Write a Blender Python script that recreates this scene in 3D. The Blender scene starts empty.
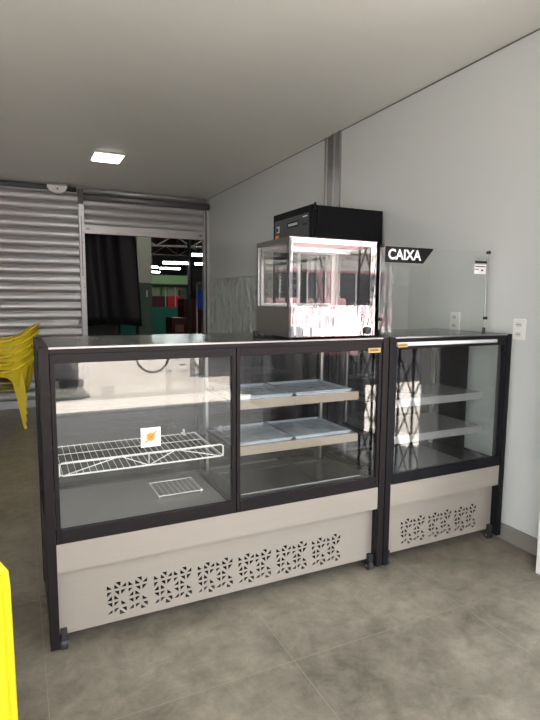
import bpy, bmesh, math, random
from mathutils import Vector, Matrix
random.seed(7)
scene = bpy.context.scene
COL = scene.collection
PI = math.pi

# ------------------------------------------------------------------ materials
def nt(name):
    m = bpy.data.materials.new(name); m.use_nodes = True
    return m, m.node_tree.nodes, m.node_tree.links

def plain(name, col, rough=.5, metal=0., spec=.5, noise=0., nscale=8., bump=0., bscale=60., coat=0., stretch=None):
    m, N, L = nt(name); b = N['Principled BSDF']
    b.inputs['Base Color'].default_value = (*col, 1)
    b.inputs['Roughness'].default_value = rough
    b.inputs['Metallic'].default_value = metal
    b.inputs['Specular IOR Level'].default_value = spec
    b.inputs['Coat Weight'].default_value = coat
    tc = N.new('ShaderNodeTexCoord')
    src = tc.outputs['Object']
    if stretch:
        mp = N.new('ShaderNodeMapping'); mp.inputs['Scale'].default_value = stretch
        L.new(src, mp.inputs['Vector']); src = mp.outputs['Vector']
    if noise:
        n = N.new('ShaderNodeTexNoise'); n.inputs['Scale'].default_value = nscale; n.inputs['Detail'].default_value = 5
        L.new(src, n.inputs['Vector'])
        mr = N.new('ShaderNodeMapRange'); mr.inputs['To Min'].default_value = 1-noise; mr.inputs['To Max'].default_value = 1+noise
        L.new(n.outputs['Fac'], mr.inputs['Value'])
        mx = N.new('ShaderNodeVectorMath'); mx.operation = 'SCALE'; mx.inputs[0].default_value = col
        L.new(mr.outputs['Result'], mx.inputs['Scale']); L.new(mx.outputs['Vector'], b.inputs['Base Color'])
    if bump:
        n = N.new('ShaderNodeTexNoise'); n.inputs['Scale'].default_value = bscale; n.inputs['Detail'].default_value = 3
        L.new(src, n.inputs['Vector'])
        bp = N.new('ShaderNodeBump'); bp.inputs['Strength'].default_value = bump; bp.inputs['Distance'].default_value = .02
        L.new(n.outputs['Fac'], bp.inputs['Height']); L.new(bp.outputs['Normal'], b.inputs['Normal'])
    return m

def emit(name, col, s):
    m, N, L = nt(name); b = N['Principled BSDF']
    b.inputs['Base Color'].default_value = (.8, .8, .8, 1)
    b.inputs['Emission Color'].default_value = (*col, 1); b.inputs['Emission Strength'].default_value = s
    return m

def glass(name, tint=(.982, .99, .985), f0=.060, rough=0.0):
    m, N, L = nt(name); N.remove(N['Principled BSDF'])
    out = N['Material Output']
    lw = N.new('ShaderNodeLayerWeight'); lw.inputs['Blend'].default_value = .5
    pw = N.new('ShaderNodeMath'); pw.operation = 'POWER'; pw.inputs[1].default_value = 5
    L.new(lw.outputs['Facing'], pw.inputs[0])
    ma = N.new('ShaderNodeMath'); ma.operation = 'MULTIPLY_ADD'; ma.inputs[1].default_value = 1-f0; ma.inputs[2].default_value = f0
    L.new(pw.outputs[0], ma.inputs[0])
    tr = N.new('ShaderNodeBsdfTransparent'); tr.inputs['Color'].default_value = (*tint, 1)
    gl = N.new('ShaderNodeBsdfGlossy'); gl.inputs['Roughness'].default_value = rough
    mx = N.new('ShaderNodeMixShader')
    L.new(ma.outputs[0], mx.inputs[0]); L.new(tr.outputs[0], mx.inputs[1]); L.new(gl.outputs[0], mx.inputs[2])
    L.new(mx.outputs[0], out.inputs['Surface'])
    return m

def floor_mat():
    m, N, L = nt('porcelain_tile'); b = N['Principled BSDF']
    tc = N.new('ShaderNodeTexCoord')
    n1 = N.new('ShaderNodeTexNoise'); n1.inputs['Scale'].default_value = 2.2; n1.inputs['Detail'].default_value = 9; n1.inputs['Roughness'].default_value = .62
    n1.inputs['Distortion'].default_value = .15
    L.new(tc.outputs['Object'], n1.inputs['Vector'])
    cr = N.new('ShaderNodeValToRGB')
    cr.color_ramp.elements[0].position = .38; cr.color_ramp.elements[0].color = (.100, .087, .066, 1)
    cr.color_ramp.elements[1].position = .66; cr.color_ramp.elements[1].color = (.262, .232, .182, 1)
    L.new(n1.outputs['Fac'], cr.inputs['Fac'])
    n2 = N.new('ShaderNodeTexNoise'); n2.inputs['Distortion'].default_value = .3; n2.inputs['Scale'].default_value = 9; n2.inputs['Detail'].default_value = 8; n2.inputs['Roughness'].default_value = .78
    L.new(tc.outputs['Object'], n2.inputs['Vector'])
    mf = N.new('ShaderNodeMath'); mf.operation = 'MULTIPLY_ADD'; mf.inputs[1].default_value = .58
    mg = N.new('ShaderNodeMath'); mg.operation = 'MULTIPLY'; mg.inputs[1].default_value = .45; L.new(n1.outputs['Fac'], mg.inputs[0])
    L.new(n2.outputs['Fac'], mf.inputs[0]); L.new(mg.outputs[0], mf.inputs[2]); L.new(mf.outputs[0], cr.inputs['Fac'])
    # joints: tiles .91 m, grid origin at x=.05, y=1.735
    sp = N.new('ShaderNodeSeparateXYZ'); L.new(tc.outputs['Object'], sp.inputs[0])
    def joint(sock, off):
        a = N.new('ShaderNodeMath'); a.operation = 'SUBTRACT'; a.inputs[1].default_value = off; L.new(sock, a.inputs[0])
        d = N.new('ShaderNodeMath'); d.operation = 'DIVIDE'; d.inputs[1].default_value = .91; L.new(a.outputs[0], d.inputs[0])
        r = N.new('ShaderNodeMath'); r.operation = 'PINGPONG'; r.inputs[1].default_value = .5; L.new(d.outputs[0], r.inputs[0])
        l = N.new('ShaderNodeMath'); l.operation = 'LESS_THAN'; l.inputs[1].default_value = .0017; L.new(r.outputs[0], l.inputs[0])
        return l.outputs[0]
    mx = N.new('ShaderNodeMath'); mx.operation = 'MAXIMUM'
    L.new(joint(sp.outputs['X'], .045), mx.inputs[0]); L.new(joint(sp.outputs['Y'], 1.735), mx.inputs[1])
    # per tile tone
    mp = N.new('ShaderNodeVectorMath'); mp.operation = 'SUBTRACT'; mp.inputs[1].default_value = (.045, 1.735, 0); L.new(tc.outputs['Object'], mp.inputs[0])
    dv = N.new('ShaderNodeVectorMath'); dv.operation = 'SCALE'; dv.inputs['Scale'].default_value = 1/.91; L.new(mp.outputs[0], dv.inputs[0])
    fl = N.new('ShaderNodeVectorMath'); fl.operation = 'FLOOR'; L.new(dv.outputs[0], fl.inputs[0])
    wn = N.new('ShaderNodeTexWhiteNoise'); L.new(fl.outputs[0], wn.inputs['Vector'])
    tone = N.new('ShaderNodeMapRange'); tone.inputs['To Min'].default_value = .93; tone.inputs['To Max'].default_value = 1.06; L.new(wn.outputs['Value'], tone.inputs['Value'])
    sc = N.new('ShaderNodeVectorMath'); sc.operation = 'SCALE'; L.new(cr.outputs['Color'], sc.inputs[0]); L.new(tone.outputs[0], sc.inputs['Scale'])
    mc = N.new('ShaderNodeMix'); mc.data_type = 'RGBA'
    L.new(mx.outputs[0], mc.inputs['Factor']); L.new(sc.outputs[0], mc.inputs['A']); mc.inputs['B'].default_value = (.23, .21, .17, 1)
    L.new(mc.outputs['Result'], b.inputs['Base Color'])
    rr = N.new('ShaderNodeMapRange'); rr.inputs['To Min'].default_value = .28; rr.inputs['To Max'].default_value = .5
    L.new(n1.outputs['Fac'], rr.inputs['Value']); L.new(rr.outputs[0], b.inputs['Roughness'])
    bp = N.new('ShaderNodeBump'); bp.inputs['Strength'].default_value = .05; L.new(n1.outputs['Fac'], bp.inputs['Height']); L.new(bp.outputs[0], b.inputs['Normal'])
    return m

def relief_mat():
    m, N, L = nt('embossed_wall_panel'); b = N['Principled BSDF']
    b.inputs['Base Color'].default_value = (.58, .62, .58, 1); b.inputs['Roughness'].default_value = .3
    tc = N.new('ShaderNodeTexCoord')
    v = N.new('ShaderNodeTexVoronoi'); v.feature = 'SMOOTH_F1'; v.inputs['Scale'].default_value = 9
    mp = N.new('ShaderNodeMapping'); mp.inputs['Scale'].default_value = (1, 1.5, .8); mp.inputs['Rotation'].default_value = (.6, 0, 0)
    L.new(tc.outputs['Object'], mp.inputs[0]); L.new(mp.outputs[0], v.inputs['Vector'])
    w = N.new('ShaderNodeTexWave'); w.inputs['Scale'].default_value = 3.2; w.inputs['Distortion'].default_value = 9; w.inputs['Detail Scale'].default_value = 1.5
    L.new(mp.outputs[0], w.inputs['Vector'])
    ad = N.new('ShaderNodeMath'); ad.operation = 'ADD'; L.new(v.outputs['Distance'], ad.inputs[0]); L.new(w.outputs['Fac'], ad.inputs[1])
    bp = N.new('ShaderNodeBump'); bp.inputs['Strength'].default_value = 1.0; bp.inputs['Distance'].default_value = .035
    L.new(ad.outputs[0], bp.inputs['Height']); L.new(bp.outputs[0], b.inputs['Normal'])
    return m

M = {}
M['floor'] = floor_mat()
M['wall'] = plain('white_wall', (.60, .62, .615), .33, noise=.02, nscale=1.5)
M['ceiling'] = plain('white_ceiling', (.80, .79, .75), .4, noise=.03, nscale=.8, stretch=(.4, 2.5, 1))
M['relief'] = relief_mat()
M['baseboard'] = plain('grey_baseboard', (.23, .22, .20), .4, noise=.08, nscale=5)
M['dark_trim'] = plain('dark_trim', (.10, .10, .10), .5)
M['galv'] = plain('galvanised_steel', (.50, .505, .52), .38, .55, noise=.16, nscale=5, stretch=(.6, 1, 6))
M['galv_dark'] = plain('worn_dark_steel', (.20, .20, .21), .45, .6, noise=.1)
M['black'] = plain('black_coated_metal', (.008, .008, .010), .42, spec=.14)
M['black_lit'] = plain('lit_black_coated_metal', (.013, .010, .011), .42, spec=.16)  # lighter twin of the black coating: left-hand light put into the colour
M['steel_panel'] = plain('brushed_steel_panel', (.36, .325, .285), .42, .36, noise=.05, nscale=3, stretch=(.5, 1, 22))
M['mirror'] = plain('polished_steel', (.60, .59, .60), .035, 1., bump=.10, bscale=2.0, stretch=(5, 1, .8))
M['mirror_dimmed'] = plain('dimmed_polished_steel', (.36, .34, .35), .03, 1., bump=.16, bscale=2.0, stretch=(5, 1, .5))  # darker copy of the polished steel; dimmer reflection put into its colour
M['steel'] = plain('satin_steel', (.38, .38, .38), .30, 1.)
M['rubber'] = plain('black_rubber', (.02, .02, .02), .6)
M['wheel'] = plain('grey_wheel', (.025, .025, .025), .5)
M['glass'] = glass('clear_glass')
M['glass_top'] = glass('counter_glass', (.50, .56, .55), .05, .20)
M['acrylic'] = glass('shield_glass', (.985, .998, .99), .045)
M['dark_glass'] = glass('smoked_glass', (.16, .17, .20), .05)
M['rear_glass'] = glass('dark_rear_glass', (.17, .18, .185), .03)
M['shelf'] = plain('grey_shelf', (.25, .255, .26), .25, .3)
M['shelf_edge'] = plain('pale_shelf_edge', (.29, .245, .195), .35, .2)
M['deck'] = plain('steel_deck', (.45, .43, .41), .3, .6)
M['black_deck'] = plain('black_deck', (.02, .02, .022), .25)
M['interior'] = plain('dark_interior', (.010, .010, .011), .6, spec=.1)
M['wire'] = plain('white_coated_wire', (.85, .84, .82), .35)
M['tray'] = plain('shiny_tray', (.60, .65, .71), .22, .45, bump=.5, bscale=16)
M['tube_off'] = plain('white_tube', (.85, .86, .88), .3)
M['gold'] = plain('gold_plate', (.48, .34, .15), .35, .6)
M['ink'] = plain('dark_ink', (.03, .022, .015), .6)
M['white'] = plain('white_plastic', (.78, .78, .76), .35)
M['paper'] = plain('white_sticker', (.82, .81, .79), .5)
M['orange'] = plain('orange_print', (.85, .30, .06), .5)
M['red_print'] = plain('dark_orange_print', (.62, .12, .03), .5)
M['yellow_print'] = plain('yellow_print', (.90, .55, .10), .5)
M['letter'] = plain('white_letter', (.80, .80, .80), .5)
M['sign_black'] = plain('black_vinyl', (.010, .010, .012), .5, spec=.15)
M['yellow'] = plain('yellow_plastic', (.72, .55, .012), .3, coat=.2)
M['lamp'] = emit('led_panel', (1, .98, .92), 14)
M['tube_on'] = emit('lit_tube', (.92, 1, .97), 13)
M['fridge'] = plain('black_fridge_paint', (.007, .007, .009), .6, spec=.12)
M['fridge_head'] = plain('dark_header_print', (.05, .058, .068), .35, noise=.5, nscale=9)
M['slot'] = plain('black_slot', (.01, .01, .01), .6)
# hall
M['hall_floor'] = plain('hall_concrete', (.25, .25, .24), .6, noise=.2, nscale=2)
M['hall_roof'] = plain('hall_roof_sheet', (.32, .22, .20), .8)
M['hall_wall'] = plain('hall_wall_paint', (.3, .3, .29), .8)
M['cream'] = plain('cream_paint', (.72, .69, .58), .6, noise=.12, nscale=4)
M['col_green'] = plain('grey_green_paint', (.10, .14, .11), .5, noise=.1, nscale=4)
M['truss'] = plain('pale_truss_paint', (.70, .62, .58), .6)
M['fascia_green'] = plain('pale_green_fascia', (.40, .66, .30), .6, noise=.1, nscale=2)
M['deep_green'] = plain('deep_green_board', (.02, .20, .14), .6)
M['red'] = plain('red_board', (.80, .03, .05), .5)
M['maroon'] = plain('maroon_crate', (.09, .012, .015), .6)
M['tarp'] = plain('black_tarpaulin', (.005, .005, .006), .5, spec=.2, bump=.4, bscale=5)
M['blue'] = plain('blue_tarpaulin', (.03, .10, .75), .5)
M['bright_board'] = plain('pale_backboard', (.72, .74, .52), .6, noise=.25, nscale=6)
M['crate_tan'] = plain('tan_crate', (.26, .12, .08), .7)
# street
M['asphalt'] = plain('rough_asphalt', (.50, .47, .44), .85, noise=.8, nscale=14, bump=.5, bscale=40)
M['kerb'] = plain('pale_kerb', (.55, .51, .46), .7, noise=.06, nscale=5)
M['street'] = plain('concrete_street', (.37, .335, .30), .8, noise=.14, nscale=3)
M['facade_w'] = plain('white_facade', (.62, .61, .60), .7, noise=.06, nscale=2)
M['facade_p'] = plain('pink_facade', (.55, .32, .34), .7)
M['facade_d'] = plain('dark_shutter', (.06, .06, .07), .6)
M['facade_g'] = plain('grey_facade', (.25, .25, .26), .7)
M['bike'] = plain('black_bike_frame', (.02, .02, .02), .4)

# ------------------------------------------------------------------ mesh builder
class MB:
    def __init__(s): s.v = []; s.f = []
    def box(s, x0, x1, y0, y1, z0, z1):
        n = len(s.v)
        s.v += [(x0,y0,z0),(x1,y0,z0),(x1,y1,z0),(x0,y1,z0),(x0,y0,z1),(x1,y0,z1),(x1,y1,z1),(x0,y1,z1)]
        s.f += [tuple(n+i for i in q) for q in ((0,3,2,1),(4,5,6,7),(0,1,5,4),(1,2,6,5),(2,3,7,6),(3,0,4,7))]
        return s
    def tube(s, pts, r, k=10, cap=True, radii=None):
        pts = [Vector(p) for p in pts]; n0 = len(s.v); m = len(pts)
        up = None
        for i, p in enumerate(pts):
            d = (pts[min(i+1, m-1)] - pts[max(i-1, 0)]).normalized()
            if up is None:
                a = Vector((0,0,1)) if abs(d.z) < .9 else Vector((1,0,0))
                up = d.cross(a).normalized()
            up = (up - d*up.dot(d)).normalized(); w = d.cross(up)
            rr = radii[i] if radii else r
            for j in range(k):
                t = 2*PI*j/k
                s.v.append(tuple(p + up*math.cos(t)*rr + w*math.sin(t)*rr))
        for i in range(m-1):
            for j in range(k):
                a = n0+i*k+j; b = n0+i*k+(j+1) % k
                s.f.append((a, b, b+k, a+k))
        if cap:
            s.f.append(tuple(n0+j for j in reversed(range(k)))); s.f.append(tuple(n0+(m-1)*k+j for j in range(k)))
        return s
    def ring(s, c, R, r, axis='y', k=36, kk=8):
        n0 = len(s.v)
        for i in range(k):
            a = 2*PI*i/k
            for j in range(kk):
                b = 2*PI*j/kk; q = R + r*math.cos(b); h = r*math.sin(b)
                if axis == 'y': p = (c[0]+q*math.cos(a), c[1]+h, c[2]+q*math.sin(a))
                elif axis == 'x': p = (c[0]+h, c[1]+q*math.cos(a), c[2]+q*math.sin(a))
                else: p = (c[0]+q*math.cos(a), c[1]+q*math.sin(a), c[2]+h)
                s.v.append(p)
        for i in range(k):
            for j in range(kk):
                a = n0+i*kk+j; b = n0+i*kk+(j+1) % kk; c2 = n0+((i+1) % k)*kk+(j+1) % kk; d = n0+((i+1) % k)*kk+j
                s.f.append((a, b, c2, d))
        return s
    def prism(s, poly, axis, a, b):
        """poly in the two other axes (order x,y,z without axis), extruded from a to b"""
        n = len(poly); n0 = len(s.v)
        for t in (a, b):
            for p in poly:
                q = list(p); q.insert('xyz'.index(axis), t); s.v.append(tuple(q))
        s.f.append(tuple(n0+i for i in range(n))); s.f.append(tuple(n0+n+i for i in reversed(range(n))))
        for i in range(n):
            j = (i+1) % n; s.f.append((n0+i, n0+n+i, n0+n+j, n0+j))
        return s
    def grid(s, fn, nu, nv, thick=None):
        n0 = len(s.v)
        for i in range(nu+1):
            for j in range(nv+1): s.v.append(tuple(fn(i/nu, j/nv)))
        for i in range(nu):
            for j in range(nv):
                a = n0+i*(nv+1)+j; s.f.append((a, a+1, a+nv+2, a+nv+1))
        return s
    def obj(s, name, mat, parent=None, smooth=False, bevel=0, off=(0,0,0), solid=0, sub=0):
        me = bpy.data.meshes.new(name)
        me.from_pydata([(x-off[0], y-off[1], z-off[2]) for x, y, z in s.v], [], s.f); me.update()
        bm = bmesh.new(); bm.from_mesh(me); bmesh.ops.recalc_face_normals(bm, faces=bm.faces[:]); bm.to_mesh(me); bm.free()
        me.materials.append(mat)
        if smooth:
            for p in me.polygons: p.use_smooth = True
        o = bpy.data.objects.new(name, me); COL.objects.link(o)
        if parent: o.parent = parent
        if solid:
            md = o.modifiers.new('solid', 'SOLIDIFY'); md.thickness = solid; md.offset = 0
        if sub:
            md = o.modifiers.new('sub', 'SUBSURF'); md.levels = sub; md.render_levels = sub
        if bevel:
            md = o.modifiers.new('bevel', 'BEVEL'); md.width = bevel; md.segments = 2; md.limit_method = 'ANGLE'
        return o

def tag(o, label, cat, group=None, kind=None):
    o['label'] = label; o['category'] = cat
    if group: o['group'] = group
    if kind: o['kind'] = kind
    return o
def thing(name, label, cat, loc=(0,0,0), rz=0, group=None):
    o = bpy.data.objects.new(name, None); COL.objects.link(o); o.location = loc; o.rotation_euler = (0,0,rz)
    o.empty_display_size = .1
    return tag(o, label, cat, group)
def struct(name, mb, mat, label=None, **k):
    o = mb.obj(name, mat, **k); o['kind'] = 'structure'
    if label: o['label'] = label
    return o
def copy_tree(o, parent=None):
    c = o.copy(); COL.objects.link(c); c.parent = parent
    for ch in list(o.children): copy_tree(ch, c)
    return c
def B(*a): return MB().box(*a)

# ------------------------------------------------------------------ key dimensions
XW, YB, H = 2.6435, 7.606, 2.933      # right wall, shutter wall, ceiling
XL, YF = -3.2, -1.0                  # left wall, open front
Y0, T = 2.163, 1.2627                # display case front plane, top

# ------------------------------------------------------------------ room shell
struct('floor', B(XL, XW+.15, YF, YB+.2, -.15, 0), M['floor'], 'grey beige porcelain floor tiles')
struct('ceiling', B(XL-.1, XW+.16, YF-.55, YB+.15, H, H+.2), M['ceiling'], 'smooth white shop ceiling')
struct('wall_right', B(XW, XW+.15, 1.45, YB+.15, 0, H), M['wall'], 'smooth white side wall')
struct('wall_left', B(XL-.12, XL, YF, YB+.15, 0, H), M['wall'])
struct('baseboard_right', B(XW-.012, XW, 1.80, YB, 0, .10), M['baseboard'], bevel=.002)
struct('trim_1', B(XW-.006, XW, 1.45, YB, H-.006, H), M['dark_trim'])
struct('trim_2', B(2.459, XW, 1.62, 1.797, 0, H), M['white'], 'white end of the side wall', bevel=.006)
struct('trim_3', B(XW-.012, XW, 4.35, YB-.05, .10, 1.742), M['relief'], 'embossed pale wall panelling')
struct('trim_4', B(XW-.02, XW, 4.35, YB-.05, 1.742, 1.757), M['wall'])
# wall above shutters and wall strip at the corner
struct('wall_back', B(XL, XW, YB+.05, YB+.15, 2.84, H).box(2.60, XW, YB, YB+.05, 0, H), M['wall'])
# pillar of folded steel on the right wall
pl = MB()
pl.box(XW-.022, XW, 4.065, 4.11, 0, H-.002).box(XW-.012, XW, 4.11, 4.16, 0, H-.002).box(XW-.026, XW, 4.16, 4.20, 0, H-.002)
pl.box(XW-.012, XW, 4.20, 4.285, 0, H-.002).box(XW-.022, XW, 4.285, 4.32, 0, H-.002)
o = pl.obj('steel_pillar', M['steel'], bevel=.002); tag(o, 'grey ribbed steel pillar standing against the white side wall', 'pillar')

# ------------------------------------------------------------------ ceiling light, emergency lamp
r = thing('ceiling_light', 'small lit square light panel set in the white ceiling', 'light', (.935, 5.92, H))
B(.78, 1.09, 5.745, 6.10, H-.012, H).obj('light_frame', M['white'], r, off=r.location, bevel=.002)
B(.795, 1.075, 5.76, 6.085, H-.016, H-.011).obj('diffuser', M['lamp'], r, off=r.location)
r = thing('emergency_light', 'small white rounded fixture under the ceiling above the closed shutter', 'light', (.55, YB-.06, 2.80))
m = MB(); poly = []
for i in range(13):
    t = PI + PI*i/12; poly.append((.55+.125*math.cos(t), 2.905+.10*math.sin(t)))
m.prism(poly, 'y', YB-.10, YB-.02); m.obj('housing', M['white'], r, off=r.location, bevel=.006)
B(.43, .67, YB-.105, YB-.02, 2.905, 2.918).obj('back_plate', M['steel'], r, off=r.location)
MB().tube([(.55, YB-.10, 2.86), (.55, YB-.106, 2.86)], .012).obj('indicator', M['dark_trim'], r, off=r.location)

# ------------------------------------------------------------------ shutters
def slats(mb, x0, x1, z0, z1, y, pitch=.118, depth=.02):
    prof = []
    n = int(round((z1-z0)/pitch)); p = (z1-z0)/n
    for i in range(n):
        zb = z0+i*p
        prof += [(y+.004, zb), (y-.004, zb+p*.05), (y-depth*.75, zb+p*.20), (y-depth, zb+p*.34), (y-depth*.95, zb+p*.55), (y-depth*.7, zb+p*.70), (y-depth*.3, zb+p*.80), (y-.001, zb+p*.90), (y+.010, zb+p*.95)]
    prof.append((y, z1))
    n0 = len(mb.v)
    for x in (x0, x1):
        for a, b in prof: mb.v.append((x, a, b))
    k = len(prof)
    for i in range(k-1): mb.f.append((n0+i, n0+k+i, n0+k+i+1, n0+i+1))
r = thing('roller_shutter', 'closed grey steel roller shutter behind the yellow chairs', 'shutter', (-1.2, YB, 0))
m = MB(); slats(m, XL, .805, .10, 2.84, YB+.02); m.obj('slat_curtain', M['galv'], r, off=r.location, solid=.003)
B(XL, .805, YB-.005, YB+.02, 0, .10).obj('bottom_bar', M['galv'], r, off=r.location, bevel=.003)
MB().tube([(XL, YB+.01, 2.89), (.79, YB+.01, 2.89)], .035, 12).obj('roller_tube', M['galv_dark'], r, off=r.location, smooth=True)
B(.76, .80, YB-.028, YB-.018, 1.1, 1.16).obj('lock', M['galv_dark'], r, off=r.location)

r = thing('shutter_guide', 'tall galvanised guide post between the closed and open shutters', 'post', (.84, YB, 0))
B(.805, .873, YB-.055, YB+.045, 0, 2.70).obj('channel', M['galv'], r, off=r.location, bevel=.003)
B(.828, .842, YB-.058, YB-.05, 1.75, 2.55).obj('slot', M['galv_dark'], r, off=r.location)
B(.808, .870, YB-.05, YB+.045, 2.70, 2.90).obj('bracket', M['dark_trim'], r, off=r.location)
for zz in (2.62, 2.2, 1.6): MB().tube([(.85, YB-.062, zz), (.85, YB-.05, zz)], .008).obj('bolt', M['galv_dark'], r, off=r.location)

r = thing('roller_shutter', 'rolled-up grey steel shutter above the open passage to the market', 'shutter', (1.7, YB, 2.33))
m = MB(); slats(m, .873, 2.55, 2.44, 2.80, YB+.01, .12); m.obj('slat_curtain', M['galv'], r, off=r.location, solid=.003)
B(.873, 2.55, YB-.02, YB+.02, 2.325, 2.44).obj('bottom_bar', M['galv'], r, off=r.location, bevel=.003)
MB().tube([(.875, YB-.04, 2.80), (2.63, YB-.04, 2.80)], .045, 16).obj('roller_tube', M['galv_dark'], r, off=r.location, smooth=True)
MB().tube([(.875, YB-.03, 2.885), (2.60, YB-.03, 2.885)], .03, 16).obj('roller_tube', M['galv'], r, off=r.location, smooth=True)
for xx in (.92, 2.50):
    m = MB().tube([(xx-.03, YB-.028, 2.385), (xx+.03, YB-.028, 2.385)], .006); m.tube([(xx, YB-.034, 2.385), (xx, YB-.02, 2.385)], .014)
    m.obj('latch', M['galv_dark'], r, off=r.location)
r = thing('shutter_guide', 'narrow grey guide rail of the open shutter beside the white wall', 'post', (2.575, YB, 0))
B(2.55, 2.572, YB-.03, YB+.05, 0, 2.77).obj('channel', M['galv'], r, off=r.location, bevel=.002)
B(2.572, 2.60, YB-.02, YB+.05, 0, 2.77).obj('rubber_strip', M['dark_trim'], r, off=r.location)

# ------------------------------------------------------------------ display cases
# one cut-out motif: triangles as (x from the motif's left edge, height)
TRI = [[(0.0, 0.229), (-0.001, 0.209), (0.021, 0.209)], [(0.0, 0.176), (0.021, 0.198), (0.0, 0.197)], [(0.021, 0.157), (0.02, 0.179), (-0.001, 0.159)], [(0.021, 0.127), (0.022, 0.148), (-0.001, 0.148)], [(0.02, 0.1), (0.021, 0.117), (0.001, 0.098)], [(0.056, 0.216), (0.059, 0.237), (0.035, 0.237)], [(0.031, 0.228), (0.03, 0.208), (0.051, 0.208)], [(0.051, 0.176), (0.051, 0.198), (0.03, 0.197)], [(0.03, 0.18), (0.029, 0.159), (0.05, 0.16)], [(0.029, 0.13), (0.051, 0.149), (0.03, 0.148)], [(0.03, 0.1), (0.051, 0.12), (0.03, 0.119)], [(0.081, 0.21), (0.081, 0.229), (0.06, 0.211)], [(0.06, 0.178), (0.081, 0.199), (0.059, 0.198)], [(0.059, 0.151), (0.059, 0.13), (0.08, 0.131)], [(0.081, 0.097), (0.082, 0.118), (0.06, 0.117)], [(0.052, 0.109), (0.052, 0.088), (0.075, 0.088)], [(0.091, 0.23), (0.09, 0.209), (0.111, 0.21)], [(0.091, 0.181), (0.111, 0.198), (0.09, 0.197)], [(0.111, 0.161), (0.112, 0.181), (0.09, 0.161)], [(0.111, 0.129), (0.112, 0.149), (0.09, 0.148)], [(0.112, 0.101), (0.112, 0.12), (0.091, 0.102)], [(0.149, 0.22), (0.149, 0.24), (0.127, 0.239)], [(0.12, 0.23), (0.12, 0.209), (0.142, 0.209)], [(0.142, 0.178), (0.142, 0.199), (0.12, 0.199)], [(0.12, 0.182), (0.119, 0.162), (0.141, 0.161)], [(0.12, 0.132), (0.142, 0.152), (0.12, 0.151)], [(0.121, 0.102), (0.142, 0.12), (0.12, 0.119)], [(0.172, 0.211), (0.173, 0.231), (0.15, 0.211)], [(0.151, 0.179), (0.172, 0.202), (0.15, 0.201)], [(0.15, 0.151), (0.15, 0.132), (0.172, 0.132)], [(0.173, 0.1), (0.173, 0.12), (0.152, 0.12)], [(0.144, 0.11), (0.143, 0.091), (0.165, 0.091)]]
def grille(x0, x1, z0, z1, y, motifs, name, mat, parent):
    cu = bpy.data.curves.new('tmp', 'CURVE'); cu.dimensions = '2D'; cu.fill_mode = 'BOTH'; cu.extrude = .001
    def poly(pts):
        s = cu.splines.new('POLY'); s.points.add(len(pts)-1)
        for q, p in zip(s.points, pts): q.co = (p[0], p[1], 0, 1)
        s.use_cyclic_u = True
    poly([(x0,z0),(x1,z0),(x1,z1),(x0,z1)])
    for mx in motifs:
        for t in TRI: poly([(mx+px, pz) for px, pz in t])
    tmp = bpy.data.objects.new('tmp', cu); COL.objects.link(tmp)
    dg = bpy.context.evaluated_depsgraph_get(); dg.update()
    me = bpy.data.meshes.new_from_object(tmp.evaluated_get(dg))
    bpy.data.objects.remove(tmp)
    L = parent.location
    for v in me.vertices:
        x, z, e = v.co; v.co = (x-L[0], y+e-L[1], z-L[2])
    me.materials.clear(); me.materials.append(mat)
    o = bpy.data.objects.new(name, me); COL.objects.link(o); o.parent = parent
    return o

def caster(r, x, y, off):
    m = B(x-.012, x+.012, y-.02, y+.02, .052, .09)
    m.box(x-.016, x-.013, y-.008, y+.012, .02, .056).box(x+.013, x+.016, y-.008, y+.012, .02, .056)
    c = m.obj('caster', M['rubber'], r, off=off, bevel=.002)
    MB().tube([(x-.012, y, .0255), (x+.012, y, .0255)], .0255, 18).obj('wheel', M['wheel'], c, off=off)
    MB().tube([(x-.018, y, .0255), (x+.018, y, .0255)], .007, 10).obj('axle', M['steel'], c, off=off)

def frame(x0, x1, y0, y1, z0, z1, sl, sr, sb, st):
    return MB().box(x0, x0+sl, y0, y1, z0, z1).box(x1-sr, x1, y0, y1, z0, z1).box(x0+sl, x1-sr, y0, y1, z0, z0+sb).box(x0+sl, x1-sr, y0, y1, z1-st, z1)

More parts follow.
